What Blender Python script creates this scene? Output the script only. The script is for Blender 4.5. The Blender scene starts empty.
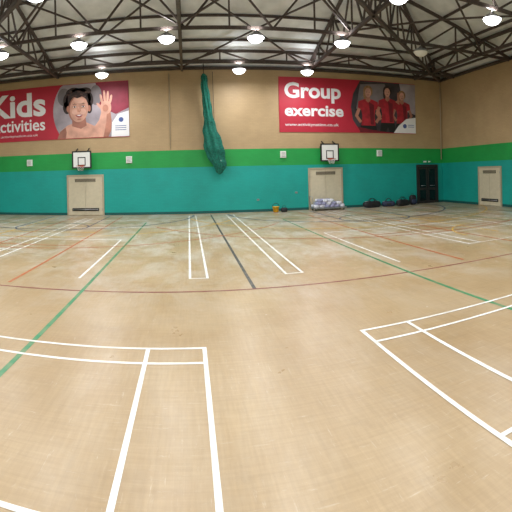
import bpy, bmesh, math, random
from mathutils import Vector, Matrix
random.seed(4)
sc = bpy.context.scene
try:
    sc.view_settings.view_transform = 'Standard'
except Exception as e:
    print(e)

# ------------------------------------------------------------ materials
def s2l(c):
    c = c/255.0
    return c/12.92 if c <= 0.04045 else ((c+0.055)/1.055)**2.4
def rgb(r, g, b): return (s2l(r), s2l(g), s2l(b), 1)

def mat(name, col, rough=0.6, metal=0.0, emit=0, noise=0.0, nscale=8.0, bump=0.0):
    m = bpy.data.materials.new(name); m.use_nodes = True
    nt = m.node_tree; b = nt.nodes['Principled BSDF']
    b.inputs['Roughness'].default_value = rough
    b.inputs['Metallic'].default_value = metal
    b.inputs['Base Color'].default_value = col
    if emit:
        b.inputs['Emission Color'].default_value = col
        b.inputs['Emission Strength'].default_value = emit
    if noise or bump:
        tc = nt.nodes.new('ShaderNodeTexCoord'); n = nt.nodes.new('ShaderNodeTexNoise')
        n.inputs['Scale'].default_value = nscale; n.inputs['Detail'].default_value = 4
        nt.links.new(tc.outputs['Object'], n.inputs['Vector'])
        if noise:
            mx = nt.nodes.new('ShaderNodeMix'); mx.data_type = 'RGBA'
            mr = nt.nodes.new('ShaderNodeMapRange'); mr.inputs[1].default_value = .3; mr.inputs[2].default_value = .7
            mx.inputs['A'].default_value = tuple(c*(1-noise) for c in col[:3])+(1,)
            mx.inputs['B'].default_value = tuple(min(1, c*(1+noise)) for c in col[:3])+(1,)
            nt.links.new(n.outputs['Fac'], mr.inputs[0])
            nt.links.new(mr.outputs[0], mx.inputs['Factor'])
            nt.links.new(mx.outputs['Result'], b.inputs['Base Color'])
        if bump:
            bp = nt.nodes.new('ShaderNodeBump'); bp.inputs['Strength'].default_value = bump
            nt.links.new(n.outputs['Fac'], bp.inputs['Height'])
            nt.links.new(bp.outputs['Normal'], b.inputs['Normal'])
    return m

def wall_mat(name, axis):
    m = bpy.data.materials.new(name); m.use_nodes = True
    nt = m.node_tree; b = nt.nodes['Principled BSDF']; L = nt.links
    b.inputs['Roughness'].default_value = 0.55
    tc = nt.nodes.new('ShaderNodeTexCoord'); sp = nt.nodes.new('ShaderNodeSeparateXYZ')
    L.new(tc.outputs['Object'], sp.inputs[0])
    cb = nt.nodes.new('ShaderNodeCombineXYZ')
    L.new(sp.outputs[axis], cb.inputs[0]); L.new(sp.outputs['Z'], cb.inputs[1])
    br = nt.nodes.new('ShaderNodeTexBrick')
    br.inputs['Scale'].default_value = 1.0
    br.inputs['Brick Width'].default_value = 0.23; br.inputs['Row Height'].default_value = 0.077
    br.inputs['Mortar Size'].default_value = 0.006; br.inputs['Mortar Smooth'].default_value = 0.4
    br.inputs['Color1'].default_value = (1, 1, 1, 1); br.inputs['Color2'].default_value = (.93, .93, .93, 1)
    br.inputs['Mortar'].default_value = (.84, .84, .84, 1)
    L.new(cb.outputs[0], br.inputs['Vector'])
    mr = nt.nodes.new('ShaderNodeMath'); mr.operation = 'DIVIDE'; mr.inputs[1].default_value = 8.0
    L.new(sp.outputs['Z'], mr.inputs[0])
    cr = nt.nodes.new('ShaderNodeValToRGB'); cr.color_ramp.interpolation = 'CONSTANT'
    e = cr.color_ramp.elements
    e[0].position = 0; e[0].color = rgb(6, 90, 88)
    e[1].position = 0.10/8; e[1].color = rgb(10, 166, 156)
    x = e.new(2.27/8); x.color = rgb(26, 162, 74)
    x = e.new(3.12/8); x.color = rgb(190, 162, 122)
    L.new(mr.outputs[0], cr.inputs[0])
    mx = nt.nodes.new('ShaderNodeMix'); mx.data_type = 'RGBA'; mx.blend_type = 'MULTIPLY'
    mx.inputs['Factor'].default_value = 0.8
    L.new(cr.outputs[0], mx.inputs['A']); L.new(br.outputs['Color'], mx.inputs['B'])
    no = nt.nodes.new('ShaderNodeTexNoise'); no.inputs['Scale'].default_value = 0.9; no.inputs['Detail'].default_value = 6
    L.new(tc.outputs['Object'], no.inputs['Vector'])
    r2 = nt.nodes.new('ShaderNodeValToRGB')
    r2.color_ramp.elements[0].position = .3; r2.color_ramp.elements[0].color = (.86, .85, .83, 1)
    r2.color_ramp.elements[1].position = .7; r2.color_ramp.elements[1].color = (1, 1, 1, 1)
    L.new(no.outputs['Fac'], r2.inputs[0])
    m2 = nt.nodes.new('ShaderNodeMix'); m2.data_type = 'RGBA'; m2.blend_type = 'MULTIPLY'
    m2.inputs['Factor'].default_value = 1
    L.new(mx.outputs['Result'], m2.inputs['A']); L.new(r2.outputs[0], m2.inputs['B'])
    L.new(m2.outputs['Result'], b.inputs['Base Color'])
    bp = nt.nodes.new('ShaderNodeBump'); bp.inputs['Strength'].default_value = .2; bp.inputs['Distance'].default_value = .01
    L.new(br.outputs['Fac'], bp.inputs['Height']); bp.invert = True
    L.new(bp.outputs['Normal'], b.inputs['Normal'])
    return m

def floor_mat():
    m = bpy.data.materials.new('sports_floor'); m.use_nodes = True
    nt = m.node_tree; b = nt.nodes['Principled BSDF']; L = nt.links
    tc = nt.nodes.new('ShaderNodeTexCoord')
    def noise(scale, mapping=None, detail=6, rough=.6, dist=0, rot=0):
        n = nt.nodes.new('ShaderNodeTexNoise'); n.inputs['Scale'].default_value = scale
        n.inputs['Detail'].default_value = detail; n.inputs['Roughness'].default_value = rough
        n.inputs['Distortion'].default_value = dist
        if mapping:
            mp = nt.nodes.new('ShaderNodeMapping'); mp.inputs['Scale'].default_value = mapping
            mp.inputs['Rotation'].default_value = (0, 0, rot)
            L.new(tc.outputs['Object'], mp.inputs[0]); L.new(mp.outputs[0], n.inputs['Vector'])
        else:
            L.new(tc.outputs['Object'], n.inputs['Vector'])
        return n.outputs['Fac']
    def ramp(src, p0, c0, p1, c1):
        r = nt.nodes.new('ShaderNodeValToRGB'); e = r.color_ramp.elements
        e[0].position = p0; e[0].color = c0; e[1].position = p1; e[1].color = c1
        L.new(src, r.inputs[0]); return r.outputs[0]
    def mix(a, bb, fac, mode='MIX'):
        x = nt.nodes.new('ShaderNodeMix'); x.data_type = 'RGBA'; x.blend_type = mode
        if isinstance(fac, float): x.inputs['Factor'].default_value = fac
        else: L.new(fac, x.inputs['Factor'])
        for s, v in (('A', a), ('B', bb)):
            if isinstance(v, tuple): x.inputs[s].default_value = v
            else: L.new(v, x.inputs[s])
        return x.outputs['Result']
    def mul(a, c):
        mm = nt.nodes.new('ShaderNodeMath'); mm.operation = 'MULTIPLY'
        L.new(a, mm.inputs[0])
        if isinstance(c, float): mm.inputs[1].default_value = c
        else: L.new(c, mm.inputs[1])
        return mm.outputs[0]
    base = ramp(noise(.45, None, 7, .6), .3, rgb(164, 138, 102), .7, rgb(184, 160, 124))
    gx = ramp(noise(3.5, (.5, 9, 1), 8, .7), .35, (.80, .78, .74, 1), .65, (1, 1, 1, 1))
    gy = ramp(noise(3.5, (9, .5, 1), 8, .7), .35, (.80, .78, .74, 1), .65, (1, 1, 1, 1))
    c = mix(base, gx, .6, 'MULTIPLY'); c = mix(c, gy, .6, 'MULTIPLY')
    # worn pale patches in the far half of the hall
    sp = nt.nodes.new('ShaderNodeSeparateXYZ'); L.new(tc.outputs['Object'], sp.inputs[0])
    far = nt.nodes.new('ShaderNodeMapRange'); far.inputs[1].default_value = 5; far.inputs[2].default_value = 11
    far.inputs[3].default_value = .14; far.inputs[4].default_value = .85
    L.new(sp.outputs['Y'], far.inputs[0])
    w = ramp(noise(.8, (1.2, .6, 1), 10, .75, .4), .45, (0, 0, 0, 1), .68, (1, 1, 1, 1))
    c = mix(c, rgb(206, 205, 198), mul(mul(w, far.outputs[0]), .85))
    # fine scuffs: short pale streaks in several directions
    for sc_, mp, rt, p in ((3.2, (1, 9, 1), .5, .60), (3.2, (8, 1, 1), .25, .61), (4.5, (1, 5, 1), -.7, .62), (5.0, (6, 1, 1), -.15, .62)):
        s = ramp(noise(sc_, mp, 9, .75, .4, rt), p, (0, 0, 0, 1), p+.10, (.36, .36, .36, 1))
        c = mix(c, rgb(214, 206, 192), s)
    c = mix(c, rgb(222, 220, 212), ramp(noise(2.6, None, 3, .5, .6), .735, (0, 0, 0, 1), .76, (.7, .7, .7, 1)))
    # darker traffic grime
    c = mix(c, rgb(128, 106, 78), ramp(noise(1.1, None, 10, .8), .56, (0, 0, 0, 1), .78, (.45, .45, .45, 1)))
    L.new(c, b.inputs['Base Color'])
    rr = nt.nodes.new('ShaderNodeMapRange'); rr.inputs[3].default_value = .2; rr.inputs[4].default_value = .44
    L.new(noise(1.7), rr.inputs[0]); L.new(rr.outputs[0], b.inputs['Roughness'])
    return m

def line_mat(name, col, wear=.5):
    m = bpy.data.materials.new(name); m.use_nodes = True
    nt = m.node_tree; b = nt.nodes['Principled BSDF']; L = nt.links
    b.inputs['Roughness'].default_value = .4
    tc = nt.nodes.new('ShaderNodeTexCoord'); n = nt.nodes.new('ShaderNodeTexNoise')
    n.inputs['Scale'].default_value = 5; n.inputs['Detail'].default_value = 8
    L.new(tc.outputs['Object'], n.inputs['Vector'])
    r = nt.nodes.new('ShaderNodeValToRGB'); e = r.color_ramp.elements
    e[0].position = .42; e[0].color = (0, 0, 0, 1); e[1].position = .72; e[1].color = (wear, wear, wear, 1)
    L.new(n.outputs['Fac'], r.inputs[0])
    x = nt.nodes.new('ShaderNodeMix'); x.data_type = 'RGBA'
    x.inputs['A'].default_value = col; x.inputs['B'].default_value = rgb(172, 150, 118)
    L.new(r.outputs[0], x.inputs['Factor']); L.new(x.outputs['Result'], b.inputs['Base Color'])
    return m

# ------------------------------------------------------------ mesh helpers
class MB:
    def __init__(s): s.v = []; s.f = []; s.m = []; s.mats = []; s.sm = []
    def mi(s, m):
        if m not in s.mats: s.mats.append(m)
        return s.mats.index(m)
    def add(s, vs, fs, m, smooth=False):
        o = len(s.v); s.v += [tuple(v) for v in vs]; k = s.mi(m)
        for f in fs:
            s.f.append([i+o for i in f]); s.m.append(k); s.sm.append(smooth)
    def box(s, a, b, m):
        x0, y0, z0 = [min(a[i], b[i]) for i in range(3)]; x1, y1, z1 = [max(a[i], b[i]) for i in range(3)]
        s.add([(x0,y0,z0),(x1,y0,z0),(x1,y1,z0),(x0,y1,z0),(x0,y0,z1),(x1,y0,z1),(x1,y1,z1),(x0,y1,z1)],
              [(0,3,2,1),(4,5,6,7),(0,1,5,4),(1,2,6,5),(2,3,7,6),(3,0,4,7)], m)
    def beam(s, p, q, w, h, m):
        p = Vector(p); q = Vector(q); d = (q-p).normalized()
        up = Vector((0,0,1)) if abs(d.z) < .95 else Vector((1,0,0))
        sx = d.cross(up).normalized()*w/2; sy = sx.cross(d).normalized()*h/2
        vs = [p-sx-sy, p+sx-sy, p+sx+sy, p-sx+sy, q-sx-sy, q+sx-sy, q+sx+sy, q-sx+sy]
        s.add(vs, [(0,3,2,1),(4,5,6,7),(0,1,5,4),(1,2,6,5),(2,3,7,6),(3,0,4,7)], m)
    def tube(s, pts, rad, m, n=8, closed=False):
        pts = [Vector(p) for p in pts]; N = len(pts)
        if not isinstance(rad, (list, tuple)): rad = [rad]*N
        vs = []
        for i, p in enumerate(pts):
            if closed: d = pts[(i+1) % N]-pts[i-1]
            else: d = pts[min(i+1, N-1)]-pts[max(i-1, 0)]
            d.normalize()
            up = Vector((0,0,1)) if abs(d.z) < .9 else Vector((0,1,0))
            a = d.cross(up).normalized(); b = a.cross(d).normalized()
            for k in range(n):
                t = 2*math.pi*k/n; vs.append(p+(a*math.cos(t)+b*math.sin(t))*rad[i])
        fs = []
        for i in range(N if closed else N-1):
            j = (i+1) % N
            for k in range(n):
                k2 = (k+1) % n
                fs.append((i*n+k, i*n+k2, j*n+k2, j*n+k))
        if not closed:
            fs.append(tuple(range(n-1, -1, -1))); fs.append(tuple((N-1)*n+k for k in range(n)))
        s.add(vs, fs, m, True)
    def lathe(s, prof, c, m, n=20):
        vs = []; N = len(prof)
        for r, z in prof:
            for k in range(n):
                t = 2*math.pi*k/n; vs.append((c[0]+r*math.cos(t), c[1]+r*math.sin(t), c[2]+z))
        fs = [(i*n+k, i*n+(k+1) % n, (i+1)*n+(k+1) % n, (i+1)*n+k) for i in range(N-1) for k in range(n)]
        s.add(vs, fs, m, True)
    def poly(s, pts, y, m):   # flat polygon facing -Y, in (x,z)
        s.add([(x, y, z) for x, z in pts], [tuple(range(len(pts)))], m)
    def ell(s, cx, cz, rx, rz, y, m, rot=0, n=28, sq=1.0):
        pts = []
        for k in range(n):
            t = 2*math.pi*k/n
            x = rx*math.copysign(abs(math.cos(t))**sq, math.cos(t)); z = rz*math.copysign(abs(math.sin(t))**sq, math.sin(t))
            pts.append((cx+x*math.cos(rot)-z*math.sin(rot), cz+x*math.sin(rot)+z*math.cos(rot)))
        s.poly(pts, y, m)
    def obj(s, name, parent=None):
        me = bpy.data.meshes.new(name); me.from_pydata(s.v, [], s.f)
        for m in s.mats: me.materials.append(m)
        for i, p in enumerate(me.polygons):
            p.material_index = s.m[i]; p.use_smooth = s.sm[i]
        me.update()
        o = bpy.data.objects.new(name, me); sc.collection.objects.link(o)
        if parent: o.parent = parent
        return o

def fit_text(name, txt, x0, x1, z0, z1, y, m, parent, bold=.02):
    cu = bpy.data.curves.new(name, 'FONT'); cu.body = txt; cu.size = 1; cu.offset = bold
    cu.resolution_u = 4; cu.fill_mode = 'FRONT'
    t = bpy.data.objects.new(name+'_tmp', cu); sc.collection.objects.link(t)
    dg = bpy.context.evaluated_depsgraph_get(); dg.update()
    me = bpy.data.meshes.new_from_object(t.evaluated_get(dg)); bpy.data.objects.remove(t)
    xs = [v.co.x for v in me.vertices]; ys = [v.co.y for v in me.vertices]
    ax, bx, ay, by = min(xs), max(xs), min(ys), max(ys)
    for v in me.vertices:
        v.co = (x0+(v.co.x-ax)/(bx-ax)*(x1-x0), y, z0+(v.co.y-ay)/(by-ay)*(z1-z0))
    me.materials.clear(); me.materials.append(m); me.name = name
    o = bpy.data.objects.new(name, me); sc.collection.objects.link(o); o.parent = parent
    return o

# ------------------------------------------------------------ room
XR = 14.1; XL = -14.1; YB = 21.0; YF = -8.0; H = 7.15; SL = 0.30
mb = MB(); fm = floor_mat(); mb.box((XL-.2, YF-.2, -.2), (XR+.2, YB+.2, 0), fm); mb.obj('floor')
wb = wall_mat('painted_blockwork_x', 'X'); ws = wall_mat('painted_blockwork_y', 'Y')
mb = MB(); mb.box((XL-.2, YB, 0), (XR+.2, YB+.2, H), wb); mb.obj('wall_back')
mb = MB(); mb.box((XL-.2, YF-.2, 0), (XR+.2, YF, H), wb); mb.obj('wall_front')
mb = MB(); mb.box((XR, YF, 0), (XR+.2, YB, H), ws); mb.obj('wall_right')
mb = MB(); mb.box((XL-.2, YF, 0), (XL, YB, H), ws); mb.obj('wall_left')

steel = mat('painted_steel_brown', rgb(74, 63, 58), .55, noise=.25)
roofm = mat('roof_lining', rgb(218, 221, 222), .8, noise=.15, nscale=1.5)
white = mat('white_paint', rgb(235, 235, 232), .5)
black = mat('black_plastic', rgb(22, 22, 24), .5)
def rz(x, y): return H+.05+SL*max(0, min(YB-y, y-YF, XR-x, x-XL))
mb = MB()
xc = (XR-XL)/2; yr0 = YF+xc; yr1 = YB-xc; zr = H+.05+SL*xc
o = .2; ze = H+.05-SL*o
P = [(XL-o,YF-o,ze),(XR+o,YF-o,ze),(XR+o,YB+o,ze),(XL-o,YB+o,ze),(0,yr0,zr),(0,yr1,zr)]
T = [(x,y,z+.15) for x,y,z in P]
F = [(3,2,5),(1,4,5,2),(0,4,1),(0,3,5,4)]
mb.add(P+T, [f for f in F]+[tuple(i+6 for i in reversed(f)) for f in F]+[(0,1,7,6),(1,2,8,7),(2,3,9,8),(3,0,6,9)], roofm)
mb.obj('ceiling')
# purlins
mb = MB()
k = 0.6
while k < xc-.5:
    z = H+.05+SL*k-.07
    c = [(XL+k, YF+k, z), (XR-k, YF+k, z), (XR-k, YB-k, z), (XL+k, YB-k, z)]
    for i in range(4): mb.beam(c[i], c[(i+1) % 4], .06, .10, steel)
    k += 1.6
mb.obj('roof_purlins')
# eaves plates
mb = MB()
mb.box((XL+.01, YB-.16, H-.12), (XR-.01, YB-.005, H+.0), steel)
mb.box((XR-.16, YF+.01, H-.12), (XR-.005, YB-.17, H+.0), steel)
mb.box((XL+.005, YF+.01, H-.12), (XL+.16, YB-.17, H+.0), steel)
mb.obj('trim_eaves')

BC = 6.98
tb = MB()
def truss(p0, p1, n, cw=.11, web=True):
    """pitched truss between two plan points following the hipped roof"""
    mb = tb; pts = []
    for i in range(n+1):
        t = i/n; x = p0[0]+(p1[0]-p0[0])*t; y = p0[1]+(p1[1]-p0[1])*t
        pts.append((x, y, rz(x, y)-.2))
    for i in range(n):
        a, b = pts[i], pts[i+1]
        mb.beam(a, b, cw, .13, steel)
        mb.beam((a[0], a[1], BC), (b[0], b[1], BC), cw, .12, steel)
        mid = ((a[0]+b[0])/2, (a[1]+b[1])/2, BC)
        if max(a[2], b[2])-BC > .3:
            mb.beam(a, mid, .06, .07, steel); mb.beam(b, mid, .06, .07, steel)
    for i in range(1, n):
        if pts[i][2]-BC > .35:
            mb.beam(pts[i], (pts[i][0], pts[i][1], BC), .05, .06, steel)
for x in (-12.6, -6.4, -.2, 6.0, 12.2):
    truss((x, YF+.2), (x, YB-.2), 14)
for y in (19.4, 14.9, 10.4, 6.0, 1.5, -3.0):
    truss((XL+.2, y), (XR-.2, y), 9, .07)
for sx in (-1, 1):
    truss((sx*(XR-.25), YB-.25), (sx*.6, YB-xc+.4), 9, .12)
    truss((sx*(XR-.25), YF+.25), (sx*.6, YF+xc-.4), 9, .12)
# raking plan bracing between truss feet and cross trusses
for x0 in (-12.6, -6.4, -.2, 6.0):
    for (ya, yb_) in ((YB-.3, 14.9), (14.9, 10.4)):
        tb.beam((x0, ya, BC+.12), (x0+6.2, yb_, rz(x0+6.2, yb_)-.3), .06, .06, steel)
        tb.beam((x0+6.2, ya, BC+.12), (x0, yb_, rz(x0, yb_)-.3), .06, .06, steel)
tb.obj('roof_trusses')

# ------------------------------------------------------------ lights
emit = mat('led_lens', (.96, .98, 1, 1), .4, emit=12)
hous = mat('lamp_housing', rgb(150, 152, 155), .4, .4)
def highbay(x, y, on=True):
    mb = MB(); z = 6.62
    mb.lathe([(.0, .20), (.07, .20), (.09, .12), (.14, .10), (.29, .03), (.31, -.02), (.30, -.02), (.28, .0), (0, .0)], (x, y, z), hous)
    for k in range(8):
        t = k*math.pi/4
        mb.beam((x+.08*math.cos(t), y+.08*math.sin(t), z+.13), (x+.24*math.cos(t), y+.24*math.sin(t), z+.05), .012, .05, hous)
    mb.tube([(x, y, z+.18), (x, y, BC-.05)], .012, hous, 6)
    mb.lathe([(0, -.19), (.12, -.18), (.21, -.13), (.27, -.06), (.29, -.003)], (x, y, z), emit if on else white)
    ob = mb.obj('high_bay_light')
    if on:
        l = bpy.data.lights.new('led_array', 'AREA'); l.shape = 'DISK'; l.size = .4; l.energy = 80
        l.color = (.96, .98, 1)
        lo = bpy.data.objects.new('led_array', l); sc.collection.objects.link(lo)
        lo.location = (x, y, z-.21); lo.parent = ob
        l2 = bpy.data.lights.new('ceiling_fill', 'AREA'); l2.shape = 'DISK'; l2.size = .3; l2.energy = 16; l2.color = (.95, .98, 1)  # added fill aimed up from each fixture to brighten the roof
        u = bpy.data.objects.new('ceiling_fill', l2); sc.collection.objects.link(u)
        u.location = (x, y, z+.24); u.rotation_euler = (math.pi, 0, 0); u.parent = ob
for y in (-3.0, 1.5, 6.0, 10.4, 14.8):
    for x in (-10, -6.8, -3.75, -.65, 2.45, 5.65, 9.0):
        highbay(x, y, not (y > 14 and x > 8))
for x in (-3.85, 2.4, 5.6): highbay(x, 19.35)
w = bpy.data.worlds.new('world'); sc.world = w; w.use_nodes = True
w.node_tree.nodes['Background'].inputs[0].default_value = (.5, .55, .6, 1)
w.node_tree.nodes['Background'].inputs[1].default_value = .3

# ------------------------------------------------------------ court markings
LW = line_mat('line_white', rgb(230, 232, 228), .45); LG = line_mat('line_green', rgb(44, 128, 84), .35)
LK = line_mat('line_black', rgb(44, 50, 58), .3); LR = line_mat('line_red', rgb(122, 50, 50), .4)
LO = line_mat('line_orange', rgb(176, 92, 46), .35); LY = line_mat('line_yellow', rgb(206, 166, 70), .35)
LB = line_mat('line_blue', rgb(60, 74, 104), .4)
mb = MB(); zc = [0.002]
def ln(x0, y0, x1, y1, m, w=.043):
    z = zc[0]; zc[0] += .00005
    if abs(x1-x0) < 1e-6: mb.add([(x0-w/2,y0,z),(x0+w/2,y0,z),(x0+w/2,y1,z),(x0-w/2,y1,z)], [(0,1,2,3)], m)
    else: mb.add([(x0,y0-w/2,z),(x1,y0-w/2,z),(x1,y0+w/2,z),(x0,y0+w/2,z)], [(0,1,2,3)], m)
def arc(cx, cy, r, a0, a1, m, w=.05, n=48):
    z = zc[0]; zc[0] += .00005; vs = []; fs = []
    for i in range(n+1):
        t = math.radians(a0+(a1-a0)*i/n)
        vs += [(cx+(r-w/2)*math.cos(t), cy+(r-w/2)*math.sin(t), z), (cx+(r+w/2)*math.cos(t), cy+(r+w/2)*math.sin(t), z)]
    for i in range(n): fs.append((2*i, 2*i+1, 2*i+3, 2*i+2))
    mb.add(vs, fs, m)
C = 1.005
ln(C, 6.75, C, 20.4, LK, .06)
ln(-13.2, 6.75, 13.2, 6.75, LR, .055)
ln(C-2.75, -6, C-2.75, 17.3, LG, .06); ln(C+2.75, -6, C+2.75, 17.0, LG, .06)
for s in (-1, 1):
    X = lambda d: C+s*d
    # near badminton courts
    ln(X(.88), -5, X(.88), 4.54, LW); ln(X(1.47), -5, X(1.47), 4.52, LW)
    ln(X(.86), 4.52, X(7.6), 4.52, LW); ln(X(.88), 4.16, X(7.6), 4.16, LW); ln(X(.88), 2.18, X(7.6), 2.18, LW)
    ln(X(7.6), -5, X(7.6), 4.54, LW); ln(X(7.0), -5, X(7.0), 4.52, LW)
    # far badminton courts
    ln(X(1.02), 7.6, X(1.02), 20, LW, .045); ln(X(.71), 7.6, X(.71), 20, LW, .045)
    ln(X(3.02), 7.6, X(3.02), 12.5, LW, .045); ln(X(.71), 7.62, X(1.04), 7.62, LW, .04)
    ln(X(4.15), 7.0, X(4.15), 20.2, LO, .055)
    ln(X(5.4), 8.4, X(5.4), 19.5, LW, .05); ln(X(5.75), 8.4, X(5.75), 19.5, LW, .05)
    ln(X(6.4), 7.6, X(6.4), 19.5, LO, .055)
    ln(X(7.3), 9.5, X(7.3), 20, LY, .065); ln(X(8.6), 9.5, X(8.6), 20, LW, .05)
    ln(X(9.4), 7.2, X(9.4), 20, LG, .055)
    ln(X(10.2), 8, X(10.2), 20, LW, .055); ln(X(11.6), 8, X(11.6), 20, LB, .06)
    ln(X(5.4), 10.4, X(11.5), 10.4, LW, .05)
    ln(X(5.4), 8.42, X(11.5), 8.42, LW, .04)
    ln(X(3.02), 12.5, X(11.0), 12.5, LW, .06)
    ln(X(1.0), 15.6, X(11.5), 15.6, LW, .07)
    ln(X(4.15), 14.2, X(11.5), 14.2, LY, .08); ln(X(2.75), 17.1, X(12), 17.1, LG, .08)
    ln(X(4.15), 11.3, X(11.9), 11.3, LO, .06)
    ln(X(.7), 18.3, X(12), 18.3, LW, .08)
    # basketball keys and arcs in front of the hoops on the end wall
    for q in (-1.4, 1.4): ln(X(6.2)+q, 15.7, X(6.2)+q, 20.3, LB, .06)
    arc(X(6.2), 20.3, 5.4, 180, 360, LB, .09); arc(X(6.2), 15.7, 1.4, 0, 360, LB, .07)
    arc(X(6.2), 20.3, 7.4, 195, 345, LY, .08)
    arc(X(6.2), 20.3, 9.6, 208, 332, LO, .06)
arc(C+8.4, 9.6, 2.2, 0, 180, LY, .05); arc(C-8.4, 9.6, 2.2, 0, 180, LY, .05)
ln(-13, 20.1, 13, 20.1, LW, .08)
mb.obj('floor_markings')

# ------------------------------------------------------------ doors
cream = mat('door_cream', rgb(206, 194, 168), .5, noise=.05)
creamd = mat('door_frame_cream', rgb(182, 168, 142), .5)
dark = mat('dark_recess', rgb(38, 34, 32), .7)
steelg = mat('brushed_steel', rgb(170, 172, 175), .35, .8)
def door(name, tx, w=1.9, h=2.03):
    """built in local space: x across, -y into room"""
    mb = MB()
    mb.box((-w/2, -.07, 0), (-w/2+.08, -.003, h), creamd); mb.box((w/2-.08, -.07, 0), (w/2, -.003, h), creamd)
    mb.box((-w/2+.08, -.07, h-.08), (w/2-.08, -.003, h), creamd)
    mb.box((-w/2+.08, -.045, .015), (-.005, -.003, h-.085), cream); mb.box((.005, -.045, .015), (w/2-.08, -.003, h-.085), cream)
    # louvre at top
    mb.box((-w*.28, -.06, h-.36), (w*.28, -.045, h-.2), dark)
    for i in range(4): mb.box((-w*.28, -.068, h-.35+i*.038), (w*.28, -.058, h-.335+i*.038), creamd)
    # panic bar low down
    mb.box((-w*.36, -.075, .22), (w*.36, -.045, .36), dark)
    mb.tube([(-w*.34, -.10, .29), (w*.34, -.10, .29)], .018, steelg, 8)
    for x in (-w*.33, 0, w*.33): mb.box((x-.02, -.11, .26), (x+.02, -.07, .32), steelg)
    for z in (.3, 1.0, 1.7):
        for sx in (-1, 1): mb.tube([(sx*(w/2-.075), -.075, z-.06), (sx*(w/2-.075), -.075, z+.06)], .012, steelg, 6)
    o = mb.obj(name); o.matrix_world = tx; return o
door('door_1', Matrix.Translation((-5.14, YB, 0)))
door('door_2', Matrix.Translation((6.92, YB, 0)), 1.85, 2.12)
door('door_3', Matrix.Translation((XR, 16.7, 0)) @ Matrix.Rotation(-math.pi/2, 4, 'Z'), 1.8, 2.0)
# open doorway: unlit interior painted as dark leaves and panes; frame and exit sign
mb = MB(); dark_pane = mat('doorway_dark_pane', rgb(14, 15, 18), .12); fr = mat('door_dark_frame', rgb(40, 34, 34), .5)
x0, x1, h = 12.3, 13.7, 2.2; yb = YB-.003
mb.box((x0, yb-.09, 0), (x0+.09, yb, h), fr); mb.box((x1-.09, yb-.09, 0), (x1, yb, h), fr); mb.box((x0+.09, yb-.09, h-.1), (x1-.09, yb, h), fr)
for a, b in ((x0+.09, 12.99), (13.01, x1-.09)):
    mb.box((a, yb-.05, .01), (b, yb, h-.11), fr)
    mb.box((a+.1, yb-.056, .9), (b-.1, yb-.05, h-.25), dark_pane); mb.box((a+.1, yb-.056, .15), (b-.1, yb-.05, .75), dark_pane)
    mb.tube([((a+b)/2-.15, yb-.1, 1.0), ((a+b)/2+.15, yb-.1, 1.0)], .015, steelg, 6)
mb.obj('doorway_4')
mb = MB(); eg = mat('exit_green', rgb(30, 150, 90), .5)
mb.box((12.7, YB-.06, 2.28), (13.3, YB-.003, 2.46), eg); mb.box((12.75, YB-.064, 2.33), (12.95, YB-.06, 2.41), white)
mb.poly([(13.25, 2.37), (13.08, 2.42), (13.08, 2.32)], YB-.063, white)
mb.obj('exit_sign')

# ------------------------------------------------------------ basketball backboards
orange = mat('hoop_orange', rgb(205, 70, 30), .45); netm = mat('hoop_net', rgb(225, 225, 220), .8)
def hoop(cx, z0, z1, w=1.0):
    mb = MB(); y = YB-.42; h = z1-z0
    mb.box((cx-w/2, y-.02, z0), (cx+w/2, y+.02, z1), white)
    t = .055
    for a, b in (((cx-w/2-.01, z0-.01), (cx+w/2+.01, z0+t)), ((cx-w/2-.01, z1-t), (cx+w/2+.01, z1+.01)),
                 ((cx-w/2-.01, z0+t), (cx-w/2+t, z1-t)), ((cx+w/2-t, z0+t), (cx+w/2+.01, z1-t))):
        mb.box((a[0], y-.03, a[1]), (b[0], y+.03, b[1]), black)
    q = .2; zc_ = z0+.12; t2 = .045
    for a, b in (((cx-q, zc_), (cx+q, zc_+t2)), ((cx-q, zc_+.38), (cx+q, zc_+.38+t2)), ((cx-q, zc_), (cx-q+t2, zc_+.42)), ((cx+q-t2, zc_), (cx+q, zc_+.42))):
        mb.box((a[0], y-.026, a[1]), (b[0], y-.02, b[1]), black)
    yr = y-.03-.24; zr_ = z0+.1
    ring = [(cx+.2*math.cos(2*math.pi*k/24), yr+.2*math.sin(2*math.pi*k/24), zr_) for k in range(24)]
    mb.tube(ring, .014, orange, 6, True)
    mb.box((cx-.08, y-.07, zr_-.06), (cx+.08, y-.02, zr_+.03), orange)
    for k in range(12):
        for d in (-1, 1):
            pts = []
            for i in range(5):
                a = 2*math.pi*(k+d*i*.5)/12; r = .2-.022*i
                pts.append((cx+r*math.cos(a), yr+r*math.sin(a), zr_-.06*i))
            mb.tube(pts, .004, netm, 4)
    for sx in (-.3, .3):
        for z in (z0+.15, z1-.15):
            mb.beam((cx+sx, y+.02, z), (cx+sx, YB-.005, z), .05, .05, black)
        mb.beam((cx+sx, y+.03, z0+.1), (cx+sx, y+.03, z1+.02), .05, .04, black)
        mb.beam((cx+sx, y+.03, z1), (cx+sx, YB-.01, z1+.15), .04, .04, black)
    mb.beam((cx-.4, YB-.03, z0+.15), (cx+.4, YB-.03, z0+.15), .05, .08, black)
    mb.beam((cx-.4, YB-.03, z1-.15), (cx+.4, YB-.03, z1-.15), .05, .08, black)
    return mb.obj('basketball_hoop')
hoop(-5.2, 2.36, 3.2, .96); hoop(7.04, 2.44, 3.32, .96)

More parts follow.
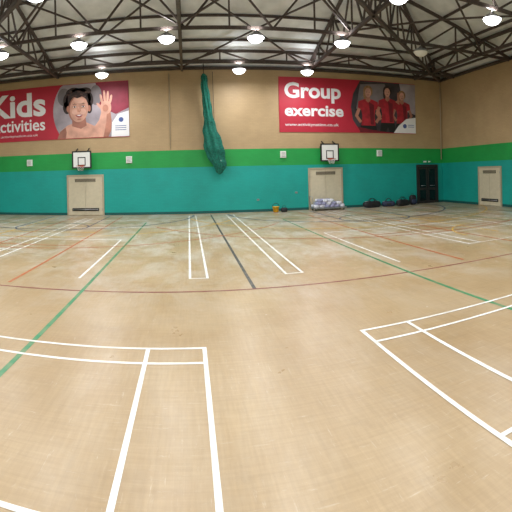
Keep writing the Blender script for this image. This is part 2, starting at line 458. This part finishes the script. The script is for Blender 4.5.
# ------------------------------------------------------------ bundled divider net
gnet = mat('green_netting', rgb(16, 104, 88), .85, noise=.45, nscale=14, bump=.5)
mb = MB()
prof = [(.83,6.72,.05),(.84,6.6,.13),(.86,6.2,.15),(.92,5.6,.16),(.97,5.1,.19),(1.02,4.6,.2),(1.06,4.2,.25),(1.14,3.8,.33),
        (1.22,3.4,.40),(1.28,3.05,.42),(1.36,2.75,.36),(1.46,2.45,.30),(1.5,2.2,.24),(1.5,2.0,.14),(1.5,1.9,.04)]
P2 = []
for i in range(len(prof)-1):
    for k in range(4):
        t = k/4; P2.append([prof[i][j]*(1-t)+prof[i+1][j]*t for j in range(3)])
P2.append(list(prof[-1]))
n = 48; vs = []
for i, (x, z, r) in enumerate(P2):
    for k in range(n):
        a = 2*math.pi*k/n
        rr = r*(1+.18*math.sin(7*a+z*1.5)+.09*math.sin(13*a-z*3))*(1+.07*math.sin(z*9+a))
        vs.append((x+rr*math.cos(a), YB-.5+rr*.75*math.sin(a), z))
fs = [(i*n+k, i*n+(k+1) % n, (i+1)*n+(k+1) % n, (i+1)*n+k) for i in range(len(P2)-1) for k in range(n)]
mb.add(vs, fs, gnet, True)
for z, x, r in ((6.5,.85,.15),(4.4,1.04,.24)):
    mb.tube([(x+r*math.cos(a*.4488), YB-.5+r*.8*math.sin(a*.4488), z) for a in range(14)], .02, gnet, 6, True)
mb.tube([(.83, YB-.5, 6.7), (.83, YB-.5, 7.3)], .02, black, 6)
mb.tube([(1.28, YB-.12, 6.9), (1.3, YB-.1, 5), (1.35, YB-.1, 2.6)], .012, black, 6)
mb.obj('divider_net')

# ------------------------------------------------------------ banners (flat printed vinyl)
red = mat('banner_red', rgb(184, 34, 56), .55, noise=.06, nscale=1); bw = mat('print_white', rgb(236, 234, 236), .55)
skin = mat('print_skin', rgb(176, 118, 98), .6, noise=.25, nscale=2.5)
skin2 = mat('print_skin_light', rgb(208, 156, 136), .6, noise=.22, nscale=2.2)
skin3 = mat('print_skin_shadow', rgb(160, 106, 90), .6, noise=.2, nscale=3)
skinh = mat('print_skin_highlight', rgb(222, 174, 155), .6, noise=.1, nscale=3)
hair = mat('print_hair', rgb(52, 38, 36), .6, noise=.6, nscale=7); hair2 = mat('print_hair_light', rgb(80, 58, 52), .6, noise=.4, nscale=9)
grey = mat('print_grey', rgb(120, 112, 116), .6, noise=.35, nscale=1.4); dgrey = mat('print_dark_grey', rgb(62, 54, 60), .6, noise=.45, nscale=1.6)
pred = mat('print_shirt_red', rgb(168, 34, 48), .6, noise=.35, nscale=3.5); blond = mat('print_blond', rgb(150, 112, 78), .6, noise=.35, nscale=9)
predk = mat('print_shirt_fold', rgb(112, 20, 34), .6, noise=.2)
lgrey = mat('print_light_grey', rgb(160, 150, 158), .6, noise=.3, nscale=1.2); dkred = mat('print_dark_red', rgb(140, 42, 62), .6, noise=.25, nscale=1.5)
lip = mat('print_lip', rgb(150, 70, 72), .6); lblue = mat('print_logo_blue', rgb(70, 90, 150), .6)
def banner(x0, x1, z0, z1):
    mb = MB(); mb.box((x0, YB-.035, z0), (x1, YB-.012, z1), red)
    for x in (x0+.05, (x0+x1)/2, x1-.05):
        for z in (z0+.05, z1-.05): mb.lathe([(.0, 0), (.02, 0)], (x, YB-.04, z), steelg, 8)
    for z in (z0, z1): mb.beam((x0, YB-.022, z), (x1, YB-.022, z), .024, .03, red)
    return mb
B0 = -10.6; B1 = -2.85; Z0 = 3.88; Z1 = 6.62; y = YB-.037
kb = banner(B0, B1, Z0, Z1).obj('kids_activities_banner')
fit_text('text_kids', 'Kids', -10.35, -7.15, 5.12, 6.38, y-.004, bw, kb, .03)
fit_text('text_activities', 'Activities', -10.35, -7.2, 4.38, 5.02, y-.004, bw, kb, .015)
fit_text('text_web', 'www.activitynation.co.uk', -10.35, -7.6, 4.06, 4.22, y-.004, bw, kb, 0)
mb = MB(); d = y-.002
# picture field: large circular frame cropped by the banner edges
pts = []
ccx, ccz, R = -4.6, 5.25, 2.15
for k in range(60):
    a = 2*math.pi*k/60; pts.append((min(ccx+R*math.cos(a), B1), min(max(ccz+R*math.sin(a), Z0+.01), Z1-.01)))
mb.poly(pts, d, lgrey)
mb.poly([(-4.5, Z1-.01), (B1, Z1-.01), (B1, 5.3), (-3.5, 5.0), (-4.3, 5.4)], d-.0005, dkred)
mb.ell(-6.15, 6.0, .35, .45, d-.0006, grey); mb.ell(-4.5, 6.0, .3, .5, d-.0007, grey)
# shoulders, neck, head
mb.poly([(-6.55, Z0+.01), (-6.4, 4.25), (-6.0, 4.55), (-5.6, 4.68), (-5.0, 4.66), (-4.5, 4.42), (-4.1, Z0+.01)], d-.002, skin2)
mb.poly([(-6.55, Z0+.01), (-6.4, 4.25), (-6.1, 4.45), (-6.05, 4.2), (-6.1, Z0+.01)], d-.0022, skin3)
mb.poly([(-5.75, 4.5), (-5.75, 4.95), (-5.05, 4.95), (-5.0, 4.5), (-5.3, 4.35)], d-.0024, skin3)
for cx, cz, rx, rz_ in ((-5.4,5.85,.66,.56),(-5.9,5.75,.3,.45),(-4.95,5.8,.32,.45),(-5.65,6.2,.4,.25),(-5.1,6.2,.38,.22),(-6.02,5.45,.2,.32),(-4.86,5.4,.16,.3)):
    mb.ell(cx, cz, rx, rz_, d-.003, hair, .1)
tilt = -.10
mb.ell(-5.42, 5.36, .52, .70, d-.0034, skin3, tilt)
mb.ell(-5.38, 5.36, .48, .67, d-.0037, skin2, tilt)
mb.ell(-5.36, 5.78, .26, .14, d-.0039, skinh, tilt)
mb.ell(-5.18, 5.22, .16, .15, d-.0039, skinh); mb.ell(-5.62, 5.22, .14, .13, d-.0039, skinh)
mb.ell(-5.95, 5.38, .08, .16, d-.0035, skin); mb.ell(-4.85, 5.36, .08, .16, d-.0035, skin)
mb.poly([(-5.95, 5.6), (-5.95, 6.1), (-5.45, 6.3), (-4.95, 6.15), (-4.85, 5.6), (-4.98, 5.82), (-5.2, 5.98), (-5.45, 5.9), (-5.7, 6.0), (-5.85, 5.78)], d-.0042, hair)
for k in range(9):
    mb.ell(-5.95+.14*k, 6.1+.14*math.sin(k*1.9), .09, .05, d-.0044, hair2, .5*math.sin(k))
for ex in (-5.60, -5.16):
    mb.ell(ex, 5.48, .12, .06, d-.0041, skin)
    mb.ell(ex, 5.47, .085, .036, d-.0045, bw); mb.ell(ex, 5.47, .042, .04, d-.005, hair)
    mb.poly([(ex-.13, 5.59), (ex, 5.635), (ex+.13, 5.595), (ex, 5.6)], d-.0045, hair)
mb.poly([(-5.40, 5.45), (-5.47, 5.24), (-5.38, 5.20), (-5.28, 5.24), (-5.34, 5.45)], d-.0045, skin)
mb.poly([(-5.41, 5.45), (-5.39, 5.27), (-5.35, 5.27), (-5.36, 5.45)], d-.0047, skinh)
mb.poly([(-5.58, 5.06), (-5.38, 5.08), (-5.18, 5.06), (-5.27, 4.95), (-5.38, 4.92), (-5.49, 4.95)], d-.0045, lip)
mb.poly([(-5.53, 5.05), (-5.38, 5.06), (-5.23, 5.05), (-5.38, 5.0)], d-.005, bw)
mb.ell(-5.38, 4.84, .1, .04, d-.0043, skin)
# raised arm and open hand: forearm, palm, four fingers, thumb
mb.poly([(-4.75, Z0+.01), (-4.7, 4.3), (-4.35, 4.75), (-4.22, 5.2), (-3.78, 5.2), (-3.72, 4.7), (-3.75, 4.2), (-3.9, Z0+.01)], d-.0050, skin2)
mb.poly([(-4.15, Z0+.01), (-4.0, 4.6), (-3.95, 5.15), (-3.78, 5.2), (-3.72, 4.7), (-3.75, 4.2), (-3.9, Z0+.01)], d-.0052, skin)
mb.ell(-4.0, 5.36, .27, .33, d-.0054, skin2, 0, 28, .8); mb.ell(-4.02, 5.32, .15, .18, d-.0058, skin)
for fx, fz, L_, rt in ((-4.22, 5.78, .26, .22), (-4.06, 5.90, .31, .07), (-3.9, 5.88, .29, -.07), (-3.75, 5.75, .23, -.22)):
    mb.ell(fx, fz, .062, L_, d-.0056, skin2, rt, 28, .8); mb.ell(fx, fz+L_*.55, .035, .06, d-.006, skinh, rt)
mb.ell(-4.3, 5.42, .065, .24, d-.0056, skin2, .75, 28, .8)
# white corner with logos
mb.poly([(-3.75, Z0+.01), (B1, Z0+.01), (B1, 5.15), (-3.4, 5.0), (-3.7, 4.6)], d-.0064, bw)
mb.ell(-3.25, 4.72, .12, .12, d-.007, lblue)
for k in range(3): mb.box((-3.55, d-.0075, 4.2+k*.1), (-3.0, d-.007, 4.23+k*.1), lblue)
mb.obj('photo_print_child', kb)

G0 = 4.56; G1 = 12.3; Z0 = 3.95; Z1 = 6.7
gb = banner(G0, G1, Z0, Z1).obj('group_exercise_banner')
fit_text('text_group', 'Group', 4.85, 7.85, 5.42, 6.45, y-.004, bw, gb, .03)
fit_text('text_exercise', 'exercise', 4.85, 7.98, 4.74, 5.3, y-.004, bw, gb, .03)
fit_text('text_web2', 'www.activitynation.co.uk', 4.85, 7.7, 4.2, 4.4, y-.004, bw, gb, .005)
mb = MB()
pts = [(8.95, Z0+.01), (8.5, 4.6), (8.4, 5.3), (8.55, 6.0), (8.95, Z1-.01), (G1, Z1-.01), (G1, Z0+.01)]
mb.poly(pts, d, dgrey)
mb.poly([(8.7, 5.2), (8.95, 6.5), (10.4, 6.6), (10.9, 5.4)], d-.0006, grey)
mb.poly([(11.3, Z1-.01), (11.6, 5.2), (G1, 5.0), (G1, Z1-.01)], d-.0006, lgrey)
def sporty(cx, top, s, hm, dd, arm=1):
    # flat printed figure: legs, torso, arms, neck, head, hair, face
    z = lambda v: max(Z0+.015, top-v*s); X = lambda v: cx+v*s
    mb.poly([(X(-.24), z(1.12)), (X(-.3), z(2.6)), (X(-.08), z(2.6)), (X(0), z(1.4)), (X(.08), z(2.6)), (X(.3), z(2.6)), (X(.24), z(1.12))], dd, black)
    mb.poly([(X(-.33), z(.5)), (X(-.14), z(.43)), (X(.14), z(.43)), (X(.33), z(.5)), (X(.36), z(.72)), (X(.24), z(.76)), (X(.21), z(.95)), (X(.25), z(1.25)), (X(-.25), z(1.25)), (X(-.21), z(.95)), (X(-.24), z(.76)), (X(-.36), z(.72))], dd-.0004, pred)
    mb.poly([(X(.02), z(.5)), (X(.2), z(.6)), (X(.19), z(1.22)), (X(.08), z(1.22))], dd-.0005, predk)
    mb.poly([(X(-.36), z(.7)), (X(-.46), z(.95)), (X(-.30), z(1.18)), (X(-.22), z(1.12)), (X(-.35), z(.95)), (X(-.26), z(.74))], dd-.0006, skin)
    mb.poly([(X(.30), z(.52)), (X(.46), z(.62)), (X(.47), z(.2)), (X(.38), z(.2)), (X(.38), z(.46))] if arm else
            [(X(.36), z(.7)), (X(.46), z(.95)), (X(.30), z(1.18)), (X(.22), z(1.12)), (X(.35), z(.95)), (X(.26), z(.74))], dd-.0006, skin)
    mb.ell(X(0), z(.17), .16*s, .18*s, dd-.0003, hm); mb.ell(X(-.1), z(.3), .06*s, .16*s, dd-.0002, hm)
    mb.poly([(X(-.06), z(.3)), (X(-.08), z(.47)), (X(0), z(.53)), (X(.08), z(.47)), (X(.06), z(.3))], dd-.0007, skin)
    mb.ell(X(0), z(.215), .105*s, .15*s, dd-.001, skin2)
    for e in (-.045, .045): mb.ell(X(e), z(.2), .018*s, .01*s, dd-.0014, hair, n=8)
    mb.poly([(X(-.045), z(.28)), (X(.045), z(.28)), (X(0), z(.305))], dd-.0014, lip)
sporty(11.45, 6.3, 1.45, blond, d-.0010, 0)
sporty(9.4, 6.45, 1.7, blond, d-.0030, 0)
sporty(10.55, 6.5, 1.6, hair, d-.0050, 1)
mb.poly([(10.9, Z0+.01), (11.2, 4.35), (11.7, 4.75), (G1, 4.85), (G1, Z0+.01)], d-.007, bw)
mb.poly([(8.95, Z0+.01), (8.75, 4.25), (9.6, 4.1), (10.9, Z0+.01)], d-.007, predk)
mb.ell(11.6, 4.35, .12, .12, d-.0075, lblue)
for k in range(2): mb.box((11.8, d-.008, 4.3+k*.1), (12.2, d-.0075, 4.33+k*.1), lblue)
mb.obj('photo_print_group', gb)

# ------------------------------------------------------------ small wall fittings
grille = mat('fitting_grey', rgb(150, 150, 150), .5)
for x, z in ((-8.1, 2.72), (-2.9, 2.72), (4.72, 2.82), (10.0, 2.85)):
    mb = MB(); mb.box((x-.13, YB-.1, z-.15), (x+.13, YB-.004, z+.15), white)
    for i in range(4): mb.box((x-.10, YB-.108, z-.11+i*.065), (x+.10, YB-.1, z-.085+i*.065), grille)
    mb.box((x-.15, YB-.02, z-.17), (x+.15, YB-.003, z+.17), white)
    mb.obj('wall_heater_vent')
for x, z in ((5.35, .9), (3.4, .6)):
    mb = MB(); mb.box((x-.06, YB-.03, z-.04), (x+.06, YB-.003, z+.04), grille)
    for q in (-.03, .03): mb.box((x+q-.015, YB-.034, z-.015), (x+q+.015, YB-.03, z+.015), dark)
    mb.obj('power_socket')
mb = MB(); mb.tube([(-.85, YB-.03, 3.2), (-.85, YB-.03, 6.9)], .018, creamd, 6)
mb.tube([(13.98, YB-.06, 2.5), (13.98, YB-.06, 6.9)], .03, creamd, 6); mb.obj('wall_conduit')

# ------------------------------------------------------------ things on the floor
def superell(mb, c, s, m, e=.5, nu=20, nv=12, wob=0.0, rot=0):
    vs = []; sg = lambda v, p: math.copysign(abs(v)**p, v)
    ph = random.random()*6
    for i in range(nv+1):
        a = -math.pi/2+math.pi*i/nv
        for k in range(nu):
            b = 2*math.pi*k/nu
            f = 1+wob*math.sin(3*b+ph)*math.cos(2*a)+wob*.6*math.sin(5*b+ph*2+a*3)
            x = s[0]*sg(math.cos(a), e)*sg(math.cos(b), e)*f; yy = s[1]*sg(math.cos(a), e)*sg(math.sin(b), e)*f; z = s[2]*sg(math.sin(a), e)
            vs.append((c[0]+x*math.cos(rot)-yy*math.sin(rot), c[1]+x*math.sin(rot)+yy*math.cos(rot), c[2]+z))
    fs = [(i*nu+k, i*nu+(k+1) % nu, (i+1)*nu+(k+1) % nu, (i+1)*nu+k) for i in range(nv) for k in range(nu)]
    mb.add(vs, fs, m, True)
bagw = mat('bag_white', rgb(205, 206, 216), .6, noise=.2, nscale=12); bagb = mat('bag_lilac', rgb(150, 150, 182), .6, noise=.2, nscale=12)
bagk = mat('bag_black', rgb(26, 26, 32), .6, noise=.4, nscale=10); bagn = mat('bag_navy', rgb(34, 42, 70), .6)
# low trolley with a heap of folded bibs and bags
mb = MB(); tx0, tx1, ty0, ty1 = 5.95, 7.65, 19.95, 20.7
mb.box((tx0, ty0, .10), (tx1, ty1, .15), steelg)
for x in (tx0+.12, tx1-.12):
    for yy in (ty0+.1, ty1-.1):
        mb.tube([(x-.015, yy, .05), (x+.015, yy, .05)], .05, black, 12); mb.box((x-.02, yy-.02, .05), (x+.02, yy+.02, .1), steelg)
mb.tube([(tx0, ty0+.1, .13), (tx0-.03, ty0+.1, .7), (tx0-.03, ty1-.1, .7), (tx0, ty1-.1, .13)], .015, steelg, 8)
for lay, cnt in ((0, 6), (1, 5), (2, 3)):
    for k in range(cnt):
        for r in range(2):
            x = tx0+.18+lay*.1+k*.265; yy = ty0+.2+r*.36
            superell(mb, (x, yy, .22+lay*.13), (.15, .18, .085), random.choice((bagw, bagw, bagb, bagw, grille)), .55, 14, 8, .08, random.uniform(-.4, .4))
mb.obj('equipment_trolley')
def duffel(x, yy, L_, r, rot, m):
    mb = MB()
    superell(mb, (0, 0, r*.92), (L_/2, r, r*.92), m, .55, 28, 14, .03)
    for s in (-.5, .5):
        pts = [(s*L_*.5*.5+0, -r*.98*math.cos(t), r*.92+r*1.0*math.sin(t)) for t in [math.pi*q/12 for q in range(13)]]
        mb.tube(pts, .018, black, 6)
    for sy in (-1, 1):
        pts = [(-L_*.25+L_*.5*q/10, sy*r*.35, r*1.78+.16*math.sin(math.pi*q/10)) for q in range(11)]
        mb.tube(pts, .015, black, 6)
    mb.tube([(-L_*.42, 0, r*1.80), (L_*.42, 0, r*1.80)], .012, grille, 6)
    mb.box((-L_*.16, -r*1.04, r*.5), (L_*.16, -r*.9, r*1.1), black)
    o = mb.obj('duffel_bag'); o.matrix_world = Matrix.Translation((x, yy, 0)) @ Matrix.Rotation(rot, 4, 'Z')
duffel(9.2, 20.3, 1.0, .18, .1, bagk); duffel(10.2, 20.4, .7, .15, -.3, bagn); duffel(10.95, 20.2, .8, .18, .2, bagk)
# backpack standing by the door
mb = MB()
superell(mb, (11.75, 20.5, .27), (.2, .15, .27), bagk, .6, 20, 14, .02); superell(mb, (11.75, 20.35, .18), (.15, .07, .13), bagn, .6, 16, 10)
mb.tube([(11.7, 20.52, .52), (11.7, 20.52, .6), (11.8, 20.52, .6), (11.8, 20.52, .52)], .012, black, 6)
for s in (-.1, .1): mb.tube([(11.75+s, 20.6, .48), (11.75+s*1.3, 20.68, .3), (11.75+s, 20.6, .08)], .015, black, 6)
mb.obj('backpack')
# yellow bucket with black handle
yel = mat('bucket_yellow', rgb(225, 170, 30), .45); mb = MB(); c = (4.15, 20.35, 0)
mb.lathe([(0, 0.005), (.12, .005), (.16, .26), (.175, .26), (.175, .28), (.15, .28), (.11, .03), (0, .03)], c, yel, 24)
mb.tube([(c[0]+.17*math.cos(t), c[1], .26+.17*math.sin(t)) for t in [math.pi*q/12 for q in range(13)]], .012, black, 6)
mb.obj('yellow_bucket')
mb = MB(); superell(mb, (4.55, 20.3, .11), (.17, .12, .11), bagk, .6, 16, 10, .04)
mb.tube([(4.45, 20.3, .2), (4.48, 20.3, .3), (4.62, 20.3, .3), (4.65, 20.3, .2)], .012, black, 6); mb.obj('tool_bag')

# ------------------------------------------------------------ camera (cylindrical phone panorama)
FP = 430.0; HZ = 175.5
cd = bpy.data.cameras.new('camera'); cam = bpy.data.objects.new('camera', cd); sc.collection.objects.link(cam)
def setcam(yaw, roll):
    cam.matrix_world = Matrix.Translation((0, 0, 1.8)) @ Matrix.Rotation(-yaw, 4, 'Z') @ Matrix.Rotation(math.pi/2, 4, 'X') @ Matrix.Rotation(math.radians(roll), 4, 'Z')
cd.sensor_width = 36
if hasattr(cd, 'panorama_type'):
    setcam(67.5/FP, -1.35); cd.lens = 36*FP/512
    cd.type = 'PANO'
    cd.panorama_type = 'CENTRAL_CYLINDRICAL'
    cd.central_cylindrical_range_u_min = -256/FP; cd.central_cylindrical_range_u_max = 256/FP
    cd.central_cylindrical_range_v_min = -(512-HZ)/FP; cd.central_cylindrical_range_v_max = HZ/FP
    cd.central_cylindrical_radius = 1.0
else:
    FP = 470.0; setcam(math.radians(8.2), -1.6); cd.lens = 36*FP/512
    cd.type = 'PERSP'; cd.shift_y = -(256-174)/512
sc.camera = cam
